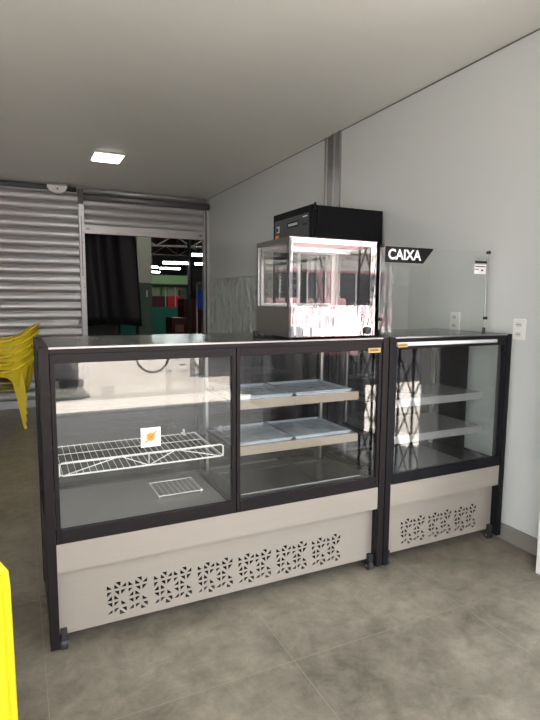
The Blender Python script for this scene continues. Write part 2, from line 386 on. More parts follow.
def make_case(xa, xb, label, motifs, sections, pmat, zf):
    D = .637; YR = Y0+D
    r = thing('display_case', label, 'display case', ((xa+xb)/2, Y0+D/2, 0)); of = r.location
    W = .0365
    for side, (x0, x1) in enumerate(((xa, xa+W), (xb-W, xb))):
        m = MB()
        # front and rear uprights with grooves, bottom rail and top rail
        m.box(x0, x1, Y0, Y0+.026, .03, T).box(x0+.003, x1-.003, Y0+.026, Y0+.034, .032, T-.002).box(x0, x1, Y0+.034, Y0+.066, .032, T)
        m.box(x0, x1, YR-.05, YR, .032, T).box(x0+.002, x1-.002, Y0+.066, YR-.05, T-.035, T)
        m.box(x0+.003, x1-.003, Y0+.066, YR-.05, .05, .50)
        sf = m.obj('side_frame', pmat, r, off=of, bevel=.0025)
        B((x0+x1)/2-.003, (x0+x1)/2+.003, Y0+.066, YR-.05, .50, T-.035).obj('side_glass', M['glass'], sf, off=of)
    xi, xj = xa+W, xb-W
    # lower body
    B(xi+.005, xj-.005, Y0+.075, YR-.02, .10, .465).obj('base_cabinet', M['interior'], r, off=of)
    g = grille(xi-.0, xj+.0, .060, zf+.005, Y0+.052, motifs, 'grille_panel', M['steel_panel'], r)
    m = B(xi, xj-.004, Y0+.004, Y0+.0065, zf, .472).box(xi, xj-.004, Y0+.0065, Y0+.05, zf, zf+.002)
    m.obj('fascia', M['steel_panel'], r, off=of)
    # top
    B(xi, xj, Y0+.004, Y0+.05, 1.237, T-.006).obj('top_rail', pmat, r, off=of, bevel=.002)
    B(xi, xj, YR-.045, YR-.005, T-.04, T-.006).obj('rear_rail', pmat, r, off=of, bevel=.002)
    B(xi, xj, Y0+.012, YR-.005, T-.006, T).obj('top_glass', M['glass_top'], r, off=of, bevel=.0015)
    B(xi, xj, Y0+.001, Y0+.012, T-.006, T+.001).obj('top_edge_strip', M['steel'], r, off=of)
    for (x0, x1) in sections:
        fr = frame(x0, x1, Y0+.006, Y0+.032, .470, 1.237, .018, .018, .058, .037).obj('door_frame', pmat, r, off=of, bevel=.002)
        B(x0+.016, x1-.016, Y0+.016, Y0+.021, .526, 1.202).obj('glass_pane', M['glass'], fr, off=of)
    # rear sliding doors
    xm = (xi+xj)/2
    for x0, x1, yy in ((xi, xm+.02, YR-.045), (xm-.02, xj, YR-.028)):
        fr = frame(x0, x1, yy, yy+.014, .50, T-.04, .025, .025, .03, .03).obj('sliding_door', M['black'], r, off=of)
        B(x0+.02, x1-.02, yy+.005, yy+.009, .525, T-.065).obj('glass_pane', M['rear_glass'], fr, off=of)
    for x in (xa+.055, xb-.055):
        caster(r, x, Y0+.045, of); caster(r, x, YR-.06, of)
    return r, of

XA, XB = .0685, 1.7225
XC, XD = 1.7275, 2.6193
mot = [.300+.2025*i for i in range(6)]
big, ofb = make_case(XA, XB, 'long two-door glass display case with perforated steel base', mot, [(.107, .8765), (.8805, 1.684)], M['black_lit'], .354)
small, ofs = make_case(XC, XD, 'short single-door glass display case against the white side wall', [1.885+.2*i for i in range(3)], [(1.764, 2.5828)], M['black'], .352)

def shelf_unit(r, of, x0, x1, y0, y1, z, edge, mat, emat):
    s = B(x0, x1, y0, y1, z-.012, z).obj('shelf', mat, r, off=of, bevel=.001)
    B(x0, x1, y0-.004, y0, z-edge, z+.001).obj('shelf_edge', emat, s, off=of, bevel=.001)
    for x in (x0+.01, x1-.02): MB().prism([(y0+.02, z-.012), (y1, z-.012), (y1, z-.06), (y1-.02, z-.06)], 'x', x, x+.006).obj('bracket', M['steel'], s, off=of)
    return s

# --- long case interior
B(.112, .868, Y0+.036, Y0+.58, .482, .496).obj('deck', M['deck'], big, off=ofb)
B(.895, 1.68, Y0+.036, Y0+.58, .482, .496).obj('deck', M['black_deck'], big, off=ofb)
pt = frame(0, 1, 0, 1, 0, 1, .1, .1, .1, .1)
m = MB().box(.874, .884, Y0+.034, Y0+.06, .496, 1.235).box(.874, .884, Y0+.55, Y0+.58, .496, 1.235).box(.874, .884, Y0+.06, Y0+.55, 1.21, 1.235).box(.874, .884, Y0+.06, Y0+.55, .496, .52)
pf = m.obj('partition', M['black_lit'], big, off=ofb)
B(.877, .881, Y0+.06, Y0+.55, .52, 1.21).obj('glass_pane', M['glass'], pf, off=ofb)
# slim lamps under the top
MB().tube([(.12, Y0+.045, 1.207), (.86, Y0+.045, 1.207)], .006, 10).obj('lamp_tube', M['tube_off'], big, off=ofb)
MB().tube([(.95, Y0+.045, 1.210), (1.66, Y0+.045, 1.210)], .006, 10).obj('lamp_tube', M['tube_off'], big, off=ofb)
MB().tube([(1.775, Y0+.0, 1.226), (2.49, Y0+.0, 1.226)], .0105, 14).obj('lamp_tube', M['tube_off'], small, off=ofs, smooth=True)
# shelves of the right compartment
shelf_unit(big, ofb, .90, 1.60, 2.25, 2.66, .978, .042, M['shelf'], M['shelf_edge'])
shelf_unit(big, ofb, .90, 1.60, 2.25, 2.66, .755, .042, M['shelf'], M['shelf_edge'])
for x in (.90, 1.62): B(x, x+.016, 2.665, 2.69, .496, 1.22).obj('shelf_upright', M['steel'], big, off=ofb)
B(.93, 1.62, 2.235, 2.245, .50, .528).obj('deck_lip', M['steel'], big, off=ofb, bevel=.002)
# wire shelf in the left compartment
WX0, WX1, WY0, WY1 = .13, .83, 2.212, 2.64
ws = MB(); zt, zl = .792, .738
ws.tube([(WX0, WY0, zt-.008), (WX0+.012, WY0, zt), (WX1-.012, WY0, zt), (WX1, WY0, zt-.008), (WX1, WY0, zl+.008), (WX1-.012, WY0, zl), (WX0+.012, WY0, zl), (WX0, WY0, zl+.008), (WX0, WY0, zt-.008)], .0036, 8)
for a, b in (((WX0+.01, zl), (WX0+.24, zt)), ((WX0+.24, zt), (WX0+.36, zl)), ((WX0+.36, zl), (WX1-.22, zt)), ((WX1-.22, zt), (WX1-.01, zl)), ((WX0+.36, zl), (WX0+.36, zt))):
    ws.tube([(a[0], WY0, a[1]), (b[0], WY0, b[1])], .0022, 6)
wso = ws.obj('wire_shelf', M['wire'], big, off=ofb, smooth=True)
m = MB()
n = 26
for i in range(n):
    x = WX0+.012+(WX1-WX0-.024)*i/(n-1)
    m.tube([(x, WY0, zl), (x, WY0+.03, zl+.002), (x, WY1, zl+.014)], .0010, 6)
m.obj('shelf_wire', M['wire'], wso, off=ofb)
m = MB()
for yy in (WY0+.14, WY0+.29, WY1): m.tube([(WX0-.003, yy, zl+.008), (WX1+.003, yy, zl+.008)], .0020, 8)
m.tube([(WX0, WY0, zl), (WX0, WY1, zl+.01)], .0028, 8); m.tube([(WX1, WY0, zl), (WX1, WY1, zl+.01)], .0028, 8)
m.obj('cross_wire', M['wire'], wso, off=ofb)
# support hooks
for xx in (WX0+.005, WX1-.06):
    MB().box(xx, xx+.012, WY1+.0, WY1+.05, .735, .742).tube([(xx+.006, WY1+.02, .74), (xx+.006, WY1+.02, .765)], .006).obj('shelf_hook', M['wire'], big, off=ofb)
# small wire rack on the deck
rk = thing('wire_rack', 'small wire rack lying on the steel deck of the long case', 'rack', (.69, 2.52, .496))
m = MB()
for i in range(9):
    x = .585+.026*i; m.tube([(x, 2.42, .51), (x, 2.62, .51)], .0014, 6)
m.obj('grid_wire', M['wire'], rk, off=rk.location)
m = MB().tube([(.58, 2.42, .51), (.80, 2.42, .51), (.80, 2.62, .51), (.58, 2.62, .51), (.58, 2.42, .51)], .0024, 6)
for x, y in ((.585, 2.425), (.795, 2.425), (.795, 2.615), (.585, 2.615)): m.tube([(x, y, .4965), (x, y, .512)], .0022, 6)
m.obj('rack_rim', M['wire'], rk, off=rk.location)

# trays
def tray(x0, x1, y0, y1, z, label, mat, group):
    r = thing('serving_tray', label, 'tray', ((x0+x1)/2, (y0+y1)/2, z), group=group)
    m = MB(); t = .004; h = .014; s = .008
    m.box(x0+s, x1-s, y0+s, y1-s, z, z+t)
    m.obj('tray_base', mat, r, off=r.location)
    m = MB(); 
    a = [(x0+s, y0+s), (x1-s, y0+s), (x1-s, y1-s), (x0+s, y1-s)]; b = [(x0, y0), (x1, y0), (x1, y1), (x0, y1)]
    n0 = 0
    for p in a: m.v.append((*p, z+t))
    for p in b: m.v.append((*p, z+h))
    for i in range(4): j = (i+1) % 4; m.f.append((i, j, 4+j, 4+i))
    m.obj('tray_rim', mat, r, off=r.location, solid=.0015)
    return r
G = 'shiny trays in the long case'
tray(.925, 1.225, 2.27, 2.62, .9782, 'left-hand shiny metal tray on the upper shelf of the long case', M['tray'], G)
tray(1.24, 1.575, 2.27, 2.62, .9782, 'right-hand shiny metal tray on the upper shelf of the long case', M['tray'], G)
tray(.925, 1.225, 2.27, 2.62, .7552, 'left-hand shiny metal tray on the middle shelf of the long case', M['tray'], G)
tray(1.24, 1.575, 2.27, 2.62, .7552, 'right-hand shiny metal tray on the middle shelf of the long case', M['tray'], G)
tray(.93, 1.15, 2.27, 2.62, .4962, 'leftmost of the three dark trays on the bottom deck of the long case', M['black_deck'], 'dark trays on the bottom deck')
tray(1.165, 1.39, 2.27, 2.62, .4962, 'middle one of the three dark trays on the bottom deck of the long case', M['black_deck'], 'dark trays on the bottom deck')
tray(1.405, 1.63, 2.27, 2.62, .4962, 'rightmost of the three dark trays on the bottom deck of the long case', M['black_deck'], 'dark trays on the bottom deck')

# sticker with an orange sunburst (on the left door glass)
yy = Y0+.0155
st = B(.450, .534, yy-.0008, yy, .828, .911).obj('sticker', M['paper'], big, off=ofb); st['label'] = 'white square sticker with an orange sunburst'
m = MB(); m2 = MB(); cx, cz = .4915, .871
for i in range(16):
    a = 2*PI*i/16+.1; R = .037 if i % 2 == 0 else .031; w = .17
    (m if i % 2 == 0 else m2).prism([(cx+.016*math.cos(a-w), cz+.016*math.sin(a-w)), (cx+R*math.cos(a), cz+R*math.sin(a)), (cx+.016*math.cos(a+w), cz+.016*math.sin(a+w))], 'y', yy-.0014, yy-.0009)
m.obj('sunburst', M['orange'], st, off=ofb); m2.obj('sunburst', M['yellow_print'], st, off=ofb)
m = MB().prism([(cx+.017*math.cos(2*PI*i/16), cz+.017*math.sin(2*PI*i/16)) for i in range(16)], 'y', yy-.0018, yy-.001)
m.obj('sun_disc', M['orange'], st, off=ofb)
m = MB()
for (a, b) in (((-.024, -.024), (.028, .026)), ((-.012, .012), (.010, -.010))):
    m.tube([(cx+a[0], yy-.002, cz+a[1]), (cx+b[0], yy-.002, cz+b[1])], .0018, 6)
m.obj('slash_mark', M['red_print'], st, off=ofb)
m = MB().tube([(cx+.036*math.cos(PI+PI*i/12), yy-.0014, cz-.002+.032*math.sin(PI+PI*i/12)) for i in range(13)], .0009, 6)
m.obj('printed_arc', M['baseboard'], st, off=ofb)

# gold maker's plates
def plate(x0, x1, z0, z1, y, r, of):
    p = B(x0, x1, y-.002, y, z0, z1).obj('gold_plate', M['gold'], r, off=of, bevel=.0005)
    m = MB(); w = (x1-x0); h = z1-z0; cz = (z0+z1)/2
    for i in range(7):
        x = x0+w*(.14+.11*i)
        m.ring((x, y-.0025, cz+.002*(i % 2)), h*.16, h*.05, 'y', 10, 4)
    m.obj('plate_lettering', M['ink'], p, off=of)
plate(1.596, 1.672, 1.188, 1.212, Y0+.006, big, ofb)
plate(1.768, 1.832, 1.212, 1.232, Y0-.012, small, ofs)

# --- short case interior
B(1.77, 2.58, Y0+.036, Y0+.58, .482, .496).obj('deck', M['black_deck'], small, off=ofs)
shelf_unit(small, ofs, 1.78, 2.50, 2.25, 2.62, .912, .042, M['shelf'], M['shelf'])
shelf_unit(small, ofs, 1.78, 2.50, 2.25, 2.66, .708, .042, M['shelf'], M['shelf'])
B(1.79, 2.38, 2.23, 2.66, .4965, .505).obj('deck_sheet', M['shelf'], small, off=ofs, bevel=.002)
B(1.78, 2.56, Y0+.582, Y0+.588, .52, 1.22).obj('back_panel', M['fridge'], small, off=ofs)
for x in (1.80, 2.50): B(x, x+.014, 2.665, 2.69, .496, 1.22).obj('shelf_upright', M['steel'], small, off=ofs)

B(2.578, 2.582, 2.45, 2.745, .50, 1.225).obj('side_panel', M['fridge'], small, off=ofs)

# ------------------------------------------------------------------ countertop food warmer
wx0, wx1, wy0, wy1, wz0, wz1 = 1.158, 1.655, 2.203, 2.575, T+.012, 1.741
r = thing('food_warmer', 'polished steel and glass food warmer standing on the long display case', 'food warmer', ((wx0+wx1)/2, (wy0+wy1)/2, T)); of = r.location
zb = 1.419
B(wx0, wx1, wy0, wy0+.004, wz0, zb).obj('front_panel', M['mirror_dimmed'], r, off=of)
B(wx0, wx0+.003, wy0+.004, wy1, wz0, zb).obj('side_panel', M['steel'], r, off=of)
B(wx1-.003, wx1, wy0+.004, wy1, wz0, zb).obj('side_panel', M['steel'], r, off=of)
B(wx0+.003, wx1-.003, wy1-.004, wy1, wz0, zb).obj('back_panel', M['steel'], r, off=of)
B(wx0+.003, wx1-.003, wy0+.004, wy1-.004, wz0, wz0+.004).box(wx0+.003, wx1-.003, wy0+.004, wy1-.004, zb-.006, zb).obj('deck', M['steel'], r, off=of)
m = MB()
s = .018
for x0 in (wx0, wx1-s-.014):
    ww = s if x0 == wx0 else s+.014
    m.box(x0, x0+ww, wy0, wy0+.004, zb, wz1)
m.box(wx0+s, wx1-s-.014, wy0, wy0+.004, wz1-.022, wz1).box(wx0+s, wx1-s-.014, wy0, wy0+.004, zb, zb+.008)
m.obj('front_frame', M['mirror'], r, off=of)
m = MB()
for xx in (wx0, wx1-.004):
    m.box(xx, xx+.004, wy0+.004, wy0+.02, zb, wz1).box(xx, xx+.004, wy1-.02, wy1, zb, wz1).box(xx, xx+.004, wy0+.02, wy1-.02, wz1-.022, wz1)
m.box(wx0, wx0+.02, wy1-.004, wy1, zb, wz1).box(wx1-.02, wx1, wy1-.004, wy1, zb, wz1).box(wx0+.02, wx1-.02, wy1-.004, wy1, wz1-.022, wz1)
m.obj('side_frame', M['steel'], r, off=of)
B(wx0-.002, wx1+.002, wy0-.002, wy1+.002, wz1, wz1+.004).obj('top_plate', M['steel'], r, off=of)
B(wx0+.016, wx1-.03, wy0+.006, wy0+.010, zb, wz1-.02).obj('front_glass', M['glass'], r, off=of)
B(wx0+.005, wx0+.009, wy0+.018, wy1-.018, zb, wz1-.02).obj('side_glass', M['glass'], r, off=of)
B(wx1-.009, wx1-.005, wy0+.018, wy1-.018, zb, wz1-.02).obj('side_glass', M['glass'], r, off=of)
for i, x0 in enumerate((wx0+.02, (wx0+wx1)/2-.01)):
    fr = frame(x0, x0+.235, wy1-.018+.006*i, wy1-.013+.006*i, zb+.002, wz1-.024, .014, .014, .014, .014).obj('sliding_door', M['steel'], r, off=of)
    B(x0+.012, x0+.223, wy1-.017+.006*i, wy1-.014+.006*i, zb+.014, wz1-.036).obj('glass_pane', M['glass'], fr, off=of)
for x, y in ((wx0+.02, wy0+.02), (wx1-.02, wy0+.02), (wx0+.02, wy1-.02), (wx1-.02, wy1-.02)):
    MB().tube([(x, y, T), (x, y, wz0)], .011, 14, radii=[.009, .012]).obj('rubber_foot', M['rubber'], r, off=of)
MB().tube([(wx1-.045, wy0, 1.30), (wx1-.045, wy0-.012, 1.30)], .019, 20).obj('thermostat_knob', M['rubber'], r, off=of)
m = B(wx0+.06, wx1-.09, wy0+.10, wy0+.115, wz1-.055, wz1-.035); m.obj('heating_lamp', M['tray'], r, off=of)
m = B(wx1-.10, wx1-.02, wy0-.0008, wy0, 1.385, 1.392).box(wx1-.10, wx1-.02, wy0-.0008, wy0, 1.370, 1.377)
m.obj('printed_label', M['facade_p'], r, off=of)

# small black fittings on the case behind the warmer
m = B(1.09, 1.125, 2.44, 2.47, T, T+.032).box(1.105, 1.135, 2.41, 2.44, T, T+.018)
tag(m.obj('plug', M['rubber'], bevel=.003), 'small black plug beside the food warmer on the case top', 'plug')
m = MB().tube([(1.66+.012, 2.50, T+.006), (1.69, 2.46, T+.006), (1.688, 2.40, T+.006), (1.675, 2.30, T+.006)], .005, 8)
tag(m.obj('power_cord', M['rubber'], smooth=True), 'short black cord on the case top beside the food warmer', 'cord')

# ------------------------------------------------------------------ cashier shield
r = thing('counter_shield', 'clear glass shield marked CAIXA standing on the short display case', 'shield', (2.2, 2.346, T)); of = r.location
B(1.795, 2.598, 2.343, 2.349, T+.004, 1.748).obj('shield_glass', M['acrylic'], r, off=of)
for x in (1.795, 2.592):
    MB().tube([(x, 2.353, T), (x, 2.353, 1.74)], .0035, 10).obj('support_rod', M['steel'], r, off=of)
for x, z in ((1.797, 1.745), (2.592, 1.745), (1.797, 1.35), (2.592, 1.35)):
    MB().tube([(x, 2.334, z), (x, 2.354, z)], .0095, 16).obj('clamp_knob', M['rubber'], r, off=of)
for x in (1.80, 2.592):
    MB().tube([(x, 2.35, T), (x, 2.35, T+.03)], .009, 14).obj('base_socket', M['rubber'], r, off=of)
# sign: bar with slanted right end
sg = MB().prism([(1.817, 1.660), (2.083, 1.660), (2.155, 1.742), (2.155, 1.746), (1.817, 1.746)], 'y', 2.3415, 2.343).obj('sign', M['sign_black'], r, off=of)
sg['label'] = 'black sign with white CAIXA lettering'
def text(body, size, loc, mat, parent, off, name='lettering', bold=.0, sx=1.0, align='CENTER'):
    cu = bpy.data.curves.new('tmp', 'FONT'); cu.body = body; cu.size = size; cu.align_x = align; cu.align_y = 'CENTER'
    cu.extrude = .0004; cu.offset = bold
    tmp = bpy.data.objects.new('tmp', cu); COL.objects.link(tmp)
    dg = bpy.context.evaluated_depsgraph_get(); dg.update()
    me = bpy.data.meshes.new_from_object(tmp.evaluated_get(dg)); bpy.data.objects.remove(tmp)
    for v in me.vertices:
        x, z, e = v.co; v.co = (loc[0]+x*sx-off[0], loc[1]-e-off[1], loc[2]+z-off[2])
    me.materials.clear(); me.materials.append(mat)
    o = bpy.data.objects.new(name, me); COL.objects.link(o); o.parent = parent
    return o
text('CAIXA', .076, (1.950, 2.3408, 1.701), M['letter'], sg, of, bold=.0022, sx=1.0)
lb = B(2.480, 2.575, 2.3415, 2.343, 1.615, 1.672).obj('label_card', M['paper'], r, off=of)
B(2.484, 2.58, 2.3415, 2.343, 1.680, 1.692).box(2.484, 2.57, 2.3411, 2.3415, 1.656, 1.662).box(2.484, 2.515, 2.3411, 2.3415, 1.640, 1.645).box(2.535, 2.552, 2.3411, 2.3415, 1.632, 1.642).obj('label_print', M['ink'], lb, off=of)

# ------------------------------------------------------------------ black upright fridge (faces left)
fx0, fx1, fy0, fy1, fz = 1.966, 2.602, 3.396, 4.035, 2.142
r = thing('upright_fridge', 'tall black upright fridge behind the display cases facing left', 'fridge', ((fx0+fx1)/2, (fy0+fy1)/2, 0)); of = r.location
B(fx0+.045, fx1, fy0, fy1, .06, fz).obj('body', M['fridge'], r, off=of, bevel=.006)
hd = frame(0, 1, 0, 1, 0, 1, .1, .1, .1, .1)
B(fx0, fx0+.045, fy0, fy1, 1.80, fz+.004).obj('header_box', M['fridge'], r, off=of, bevel=.006)
hp = B(fx0-.002, fx0, fy0+.04, fy1-.03, 1.82, fz-.05).obj('header_sign', M['fridge_head'], r, off=of)
m = MB()
m.box(fx0-.003, fx0-.002, fy0+.20, fy0+.38, 2.012, 2.055)
m.obj('header_nameplate', M['sign_black'], hp, off=of)
m = MB()
for i in range(8): m.box(fx0-.004, fx0-.003, fy0+.215+.019*i, fy0+.228+.019*i, 2.024, 2.043)
for i in range(5): m.box(fx0-.004, fx0-.002, fy0+.065+.014*i, fy0+.075+.014*i, 2.067, 2.075)
m.box(fx0-.004, fx0-.002, fy0+.52, fy0+.57, 2.035, 2.045).box(fx0-.004, fx0-.002, fy0+.52, fy0+.535, 2.0, 2.035).box(fx0-.004, fx0-.002, fy0+.52, fy0+.57, 1.995, 2.003)
m.obj('header_lettering', M['letter'], hp, off=of)
B(fx0-.004, fx0-.002, fy0+.53, fy0+.59, 1.93, 1.975).obj('orange_patch', M['orange'], hp, off=of)
B(fx0-.004, fx0-.002, fy0+.07, fy0+.13, 2.005, 2.025).obj('dark_display', M['ink'], hp, off=of)
fd = B(fx0, fx0+.043, fy0, fy0+.06, .10, 1.795).box(fx0, fx0+.043, fy1-.06, fy1, .10, 1.795).box(fx0, fx0+.043, fy0+.06, fy1-.06, .10, .17).box(fx0, fx0+.043, fy0+.06, fy1-.06, 1.73, 1.795).obj('door', M['fridge'], r, off=of, bevel=.004)
B(fx0+.015, fx0+.022, fy0+.06, fy1-.06, .17, 1.73).obj('door_glass', M['dark_glass'], fd, off=of)
MB().tube([(fx0-.03, fy0+.04, .9), (fx0-.03, fy0+.04, 1.4)], .01).box(fx0-.03, fx0, fy0+.03, fy0+.05, .92, .94).box(fx0-.03, fx0, fy0+.03, fy0+.05, 1.36, 1.38).obj('handle', M['steel'], fd, off=of)
MB().tube([(fx0+.02, fy0-.006, fz-.03), (fx0+.02, fy0-.006, fz+.015)], .008, 10).obj('hinge', M['black'], r, off=of)
for x, y in ((fx0+.08, fy0+.05), (fx1-.05, fy0+.05), (fx0+.08, fy1-.05), (fx1-.05, fy1-.05)):
    MB().tube([(x, y, 0), (x, y, .06)], .02, 12).obj('foot', M['rubber'], r, off=of)

# ------------------------------------------------------------------ wall sockets
def socket(y, z, label, kinds):
    r = thing('wall_socket', label, 'socket', (XW, y, z)); of = r.location
    B(XW-.010, XW, y-.042, y+.042, z-.062, z+.062).obj('cover_plate', M['white'], r, off=of, bevel=.004)
    for dz in (-.028, .028):
        md = MB().prism([(y+a, z+dz+b) for a, b in ((-.022, 0), (-.012, -.014), (.012, -.014), (.022, 0), (.012, .014), (-.012, .014))], 'x', XW-.0135, XW-.009).obj('outlet', M['wall'], r, off=of)
        m = MB()
        for dy in (-.010, 0, .010): m.tube([(XW-.0145, y+dy, z+dz), (XW-.0130, y+dy, z+dz)], .0028, 8)
        m.obj('socket_hole', M['slot'], md, off=of)
socket(2.133, 1.290, 'white wall socket beside the short case, on its right', 2)
socket(2.637, 1.318, 'white wall socket behind the glass counter shield', 2)

# ------------------------------------------------------------------ yellow plastic chairs
def chair(arms=True, label='', group=None):
    r = thing('plastic_chair', label, 'chair', group=group)
    # local: front towards -Y, back at +Y
    def seat(u, v):
        y = -.22+.44*v; w = (.235 if arms else .19)-.02*v; x = (u*2-1)*w
        z = .43-.012*math.sin(PI*v)+.02*abs(u*2-1)**3 - (.04*(1-v*6)**2 if v < .166 else 0)
        return (x, y, z)
    MB().grid(seat, 10, 12).obj('seat', M['yellow'], r, smooth=True, solid=.006)
    if arms:
        def shell(u, v, R=1.0):
            # u runs round the tub from one arm over the back to the other arm
            t = u*2-1; k = abs(t)
            if k > .5:
                q = (k-.5)/.5; x = .262-.01*q; y = .12-.36*q
            else:
                a = k/.5*PI/2; x = .262*math.sin(a)**.8; y = .12+.17*math.cos(a)**.8
            x *= 1 if t > 0 else -1
            sm = max(0., 1-k/.62); sm = sm*sm*(3-2*sm)
            top = .645+.185*sm - .03*max(0, (k-.9)/.1); bot = top-.055-.34*min(1, sm*2.2)
            z = bot+(top-bot)*v
            f = .10*sm*(z-.43)/.4
            flare = 1+.05*v
            return (x*flare, y+f+.012*v*(1-min(1, k*2)), z)
        g = MB().grid(shell, 48, 10); keep = []
        for idx, f in enumerate(g.f):
            i, j = divmod(idx, 10)
            if 2 <= j <= 7 and i in (18, 20, 22, 25, 27, 29): continue
            keep.append(f)
        g.f = keep; g.obj('backrest', M['yellow'], r, smooth=True, solid=.007)
        rim = [Vector(shell(i/48, 1)) for i in range(49)]
        for nm, sl in (('armrest', rim[:13]), ('back_rim', rim[12:37]), ('armrest', rim[36:])):
            MB().tube(sl, .017 if nm == 'armrest' else .012, 8).obj(nm, M['yellow'], r, smooth=True)
    else:
        def back(u, v):
            t = u*2-1; w = .232*(1-.10*max(0, (v-.88)/.12)**2)
            return (t*w, .22+.10*v-.045*t*t, .28+.59*v-.045*abs(t)**3*v**3)
        MB().grid(back, 16, 16).obj('backrest', M['yellow'], r, smooth=True, solid=.008)
        pts = [back(0, k/12) for k in range(13)]+[back(k/16, 1) for k in range(1, 16)]+[back(1, 1-k/12) for k in range(13)]
        MB().tube(pts, .010, 8).obj('back_rim', M['yellow'], r, smooth=True)
    for sx in (-1, 1):
        for sy in (-1, 1):
            hi = .60 if arms else .43
            top = (sx*(.258 if arms else .19), (-.215 if sy < 0 else (.16 if arms else .21)), hi)
            bot = (sx*(.262 if arms else .20), -.25 if sy < 0 else .25, 0)
            m = MB()
            for p, w in ((top, .036), ((top[0]*.6+bot[0]*.4, top[1]*.6+bot[1]*.4, hi*.6), .027), (bot, .022)):
                x, y, z = p; ox = sx*w; oy = sy*w
                m.v += [(x, y, z), (x-ox*1.3, y, z), (x-ox*1.3, y-oy*.3, z), (x-ox*.3, y-oy*.3, z), (x-ox*.3, y-oy*1.5, z), (x, y-oy*1.5, z)]
            m.f = [(0,1,2,3,4,5), (17,16,15,14,13,12)] + [(l+i, l+(i+1) % 6, l+(i+1) % 6+6, l+i+6) for l in (0, 6) for i in range(6)]
            m.obj('leg', M['yellow'], r)
    return r
GC = 'stacked yellow armchairs'
c0 = chair(True, 'yellow plastic armchair at the bottom of the stack by the closed shutter', GC)
bx, by = -.19, 6.62
names = ['', 'yellow plastic armchair second from the bottom of the stack by the shutter',
         'yellow plastic armchair in the middle of the stack by the shutter',
         'yellow plastic armchair second from the top of the stack by the shutter',
         'yellow plastic armchair on top of the stack by the shutter']
c0.location = (bx, by, 0); c0.rotation_euler = (0, 0, -PI/2)
for i in range(1, 5):
    c = copy_tree(c0); c.location = (bx+.004*i, by, .083*i); c['label'] = names[i]
fc = chair(False, 'yellow plastic chair close by at the left edge, its back towards us')
fc.location = (-.283, 1.64, 0); fc.rotation_euler = (0, 0, PI)

# ------------------------------------------------------------------ market hall beyond the open shutter
struct('floor_hall', B(-4, 24, YB+.2, 44, -.15, 0), M['hall_floor'])
struct('ceiling_hall', B(-4, 24, YB+.15, 44, 5.2, 5.35), M['hall_roof'])
struct('wall_hall_back', B(-4, 24, 44, 44.2, -.15, 5.35), M['hall_wall'])
struct('wall_hall_left', B(-4.2, -4, YB+.2, 44, -.15, 5.35), M['hall_wall'])
struct('wall_hall_right', B(24, 24.2, YB+.2, 44, -.15, 5.35), M['hall_wall'])
struct('wall_hall_front', B(-4, 24, YB+.15, YB+.2, H+.2, 5.35).box(XW+.15, 24, YB+.15, YB+.2, 0, H+.2).box(-4, XL-.12, YB+.15, YB+.2, 0, H+.2), M['hall_wall'])

YV = []
def at(px, py, y):
    """world point seen at a photo position when it stands at depth y"""
    d = RAY(px, py); t = y/d.y; return Vector((d.x*t, y, 1.45+d.z*t))
yaw, pitch, roll, F = .449, -.1135, .0074, 526.04
fwd = Vector((math.sin(yaw)*math.cos(pitch), math.cos(yaw)*math.cos(pitch), math.sin(pitch)))
rgt = Vector((math.cos(yaw), -math.sin(yaw), 0)); upv = rgt.cross(fwd)
r2 = rgt*math.cos(roll)+upv*math.sin(roll); u2 = -rgt*math.sin(roll)+upv*math.cos(roll)
def RAY(px, py): return r2*((px-270)/F) + u2*((360-py)/F) + fwd

# black tarpaulin hanging just beyond the shutter
def tarp(u, v):
    a = at(85, 235, 7.87); b = at(132, 235, 7.87)
    x = a.x-.1 + (b.x-a.x+.1)*u
    if u > .8: x += .12*(1-v)*(u-.8)/.2
    return (x, 7.87+.022*math.sin(u*9+v*2)+.010*math.sin(u*23+v*5), 1.04+.05*math.sin(u*3)+(3.25-1.04)*v)
tag(MB().grid(tarp, 40, 16).obj('tarpaulin', M['tarp'], smooth=True, solid=.004), 'black plastic tarpaulin hanging in the left of the open passage', 'tarpaulin')
# column
r = thing('market_column', 'round-edged concrete column, cream above and grey-green below, beyond the passage', 'column', (0, 0, 0))
a = at(138, 300, 10.5); b = at(152.5, 300, 10.5); r.location = ((a.x+b.x)/2, 10.65, 0)
zs = at(145, 284, 10.5).z
B(a.x, b.x, 10.5, 10.8, 0, zs).obj('painted_base', M['col_green'], r, off=r.location, bevel=.03)
B(a.x, b.x, 10.5, 10.8, zs, 5.2).obj('shaft', M['cream'], r, off=r.location, bevel=.03)
B((a.x+b.x)/2+.02, (a.x+b.x)/2+.05, 10.49, 10.52, zs-.25, zs-.12).obj('wall_plate', M['white'], r, off=r.location)
# trusses
def truss(y, z0, z1, arch, label):
    m = MB(); n = 22; x0, x1 = 0, 16
    P = []; Q = []
    for i in range(n+1):
        t = i/n; x = x0+(x1-x0)*t; e = arch*4*t*(1-t)
        P.append((x, y, z0+e)); Q.append((x, y, z1+e))
    m.tube(P, .035, 6); m.tube(Q, .035, 6)
    for i in range(n): m.tube([P[i], Q[i+1]] if i % 2 else [Q[i], P[i+1]], .026, 5)
    tag(m.obj('roof_truss', M['truss']), label, 'truss', 'roof trusses of the market')
truss(15, 3.05, 3.40, .35, 'nearest arched pale roof truss seen through the passage')
truss(21, 3.25, 3.65, .35, 'second arched pale roof truss seen through the passage')
truss(28, 3.4, 3.85, .4, 'farthest arched pale roof truss seen through the passage')
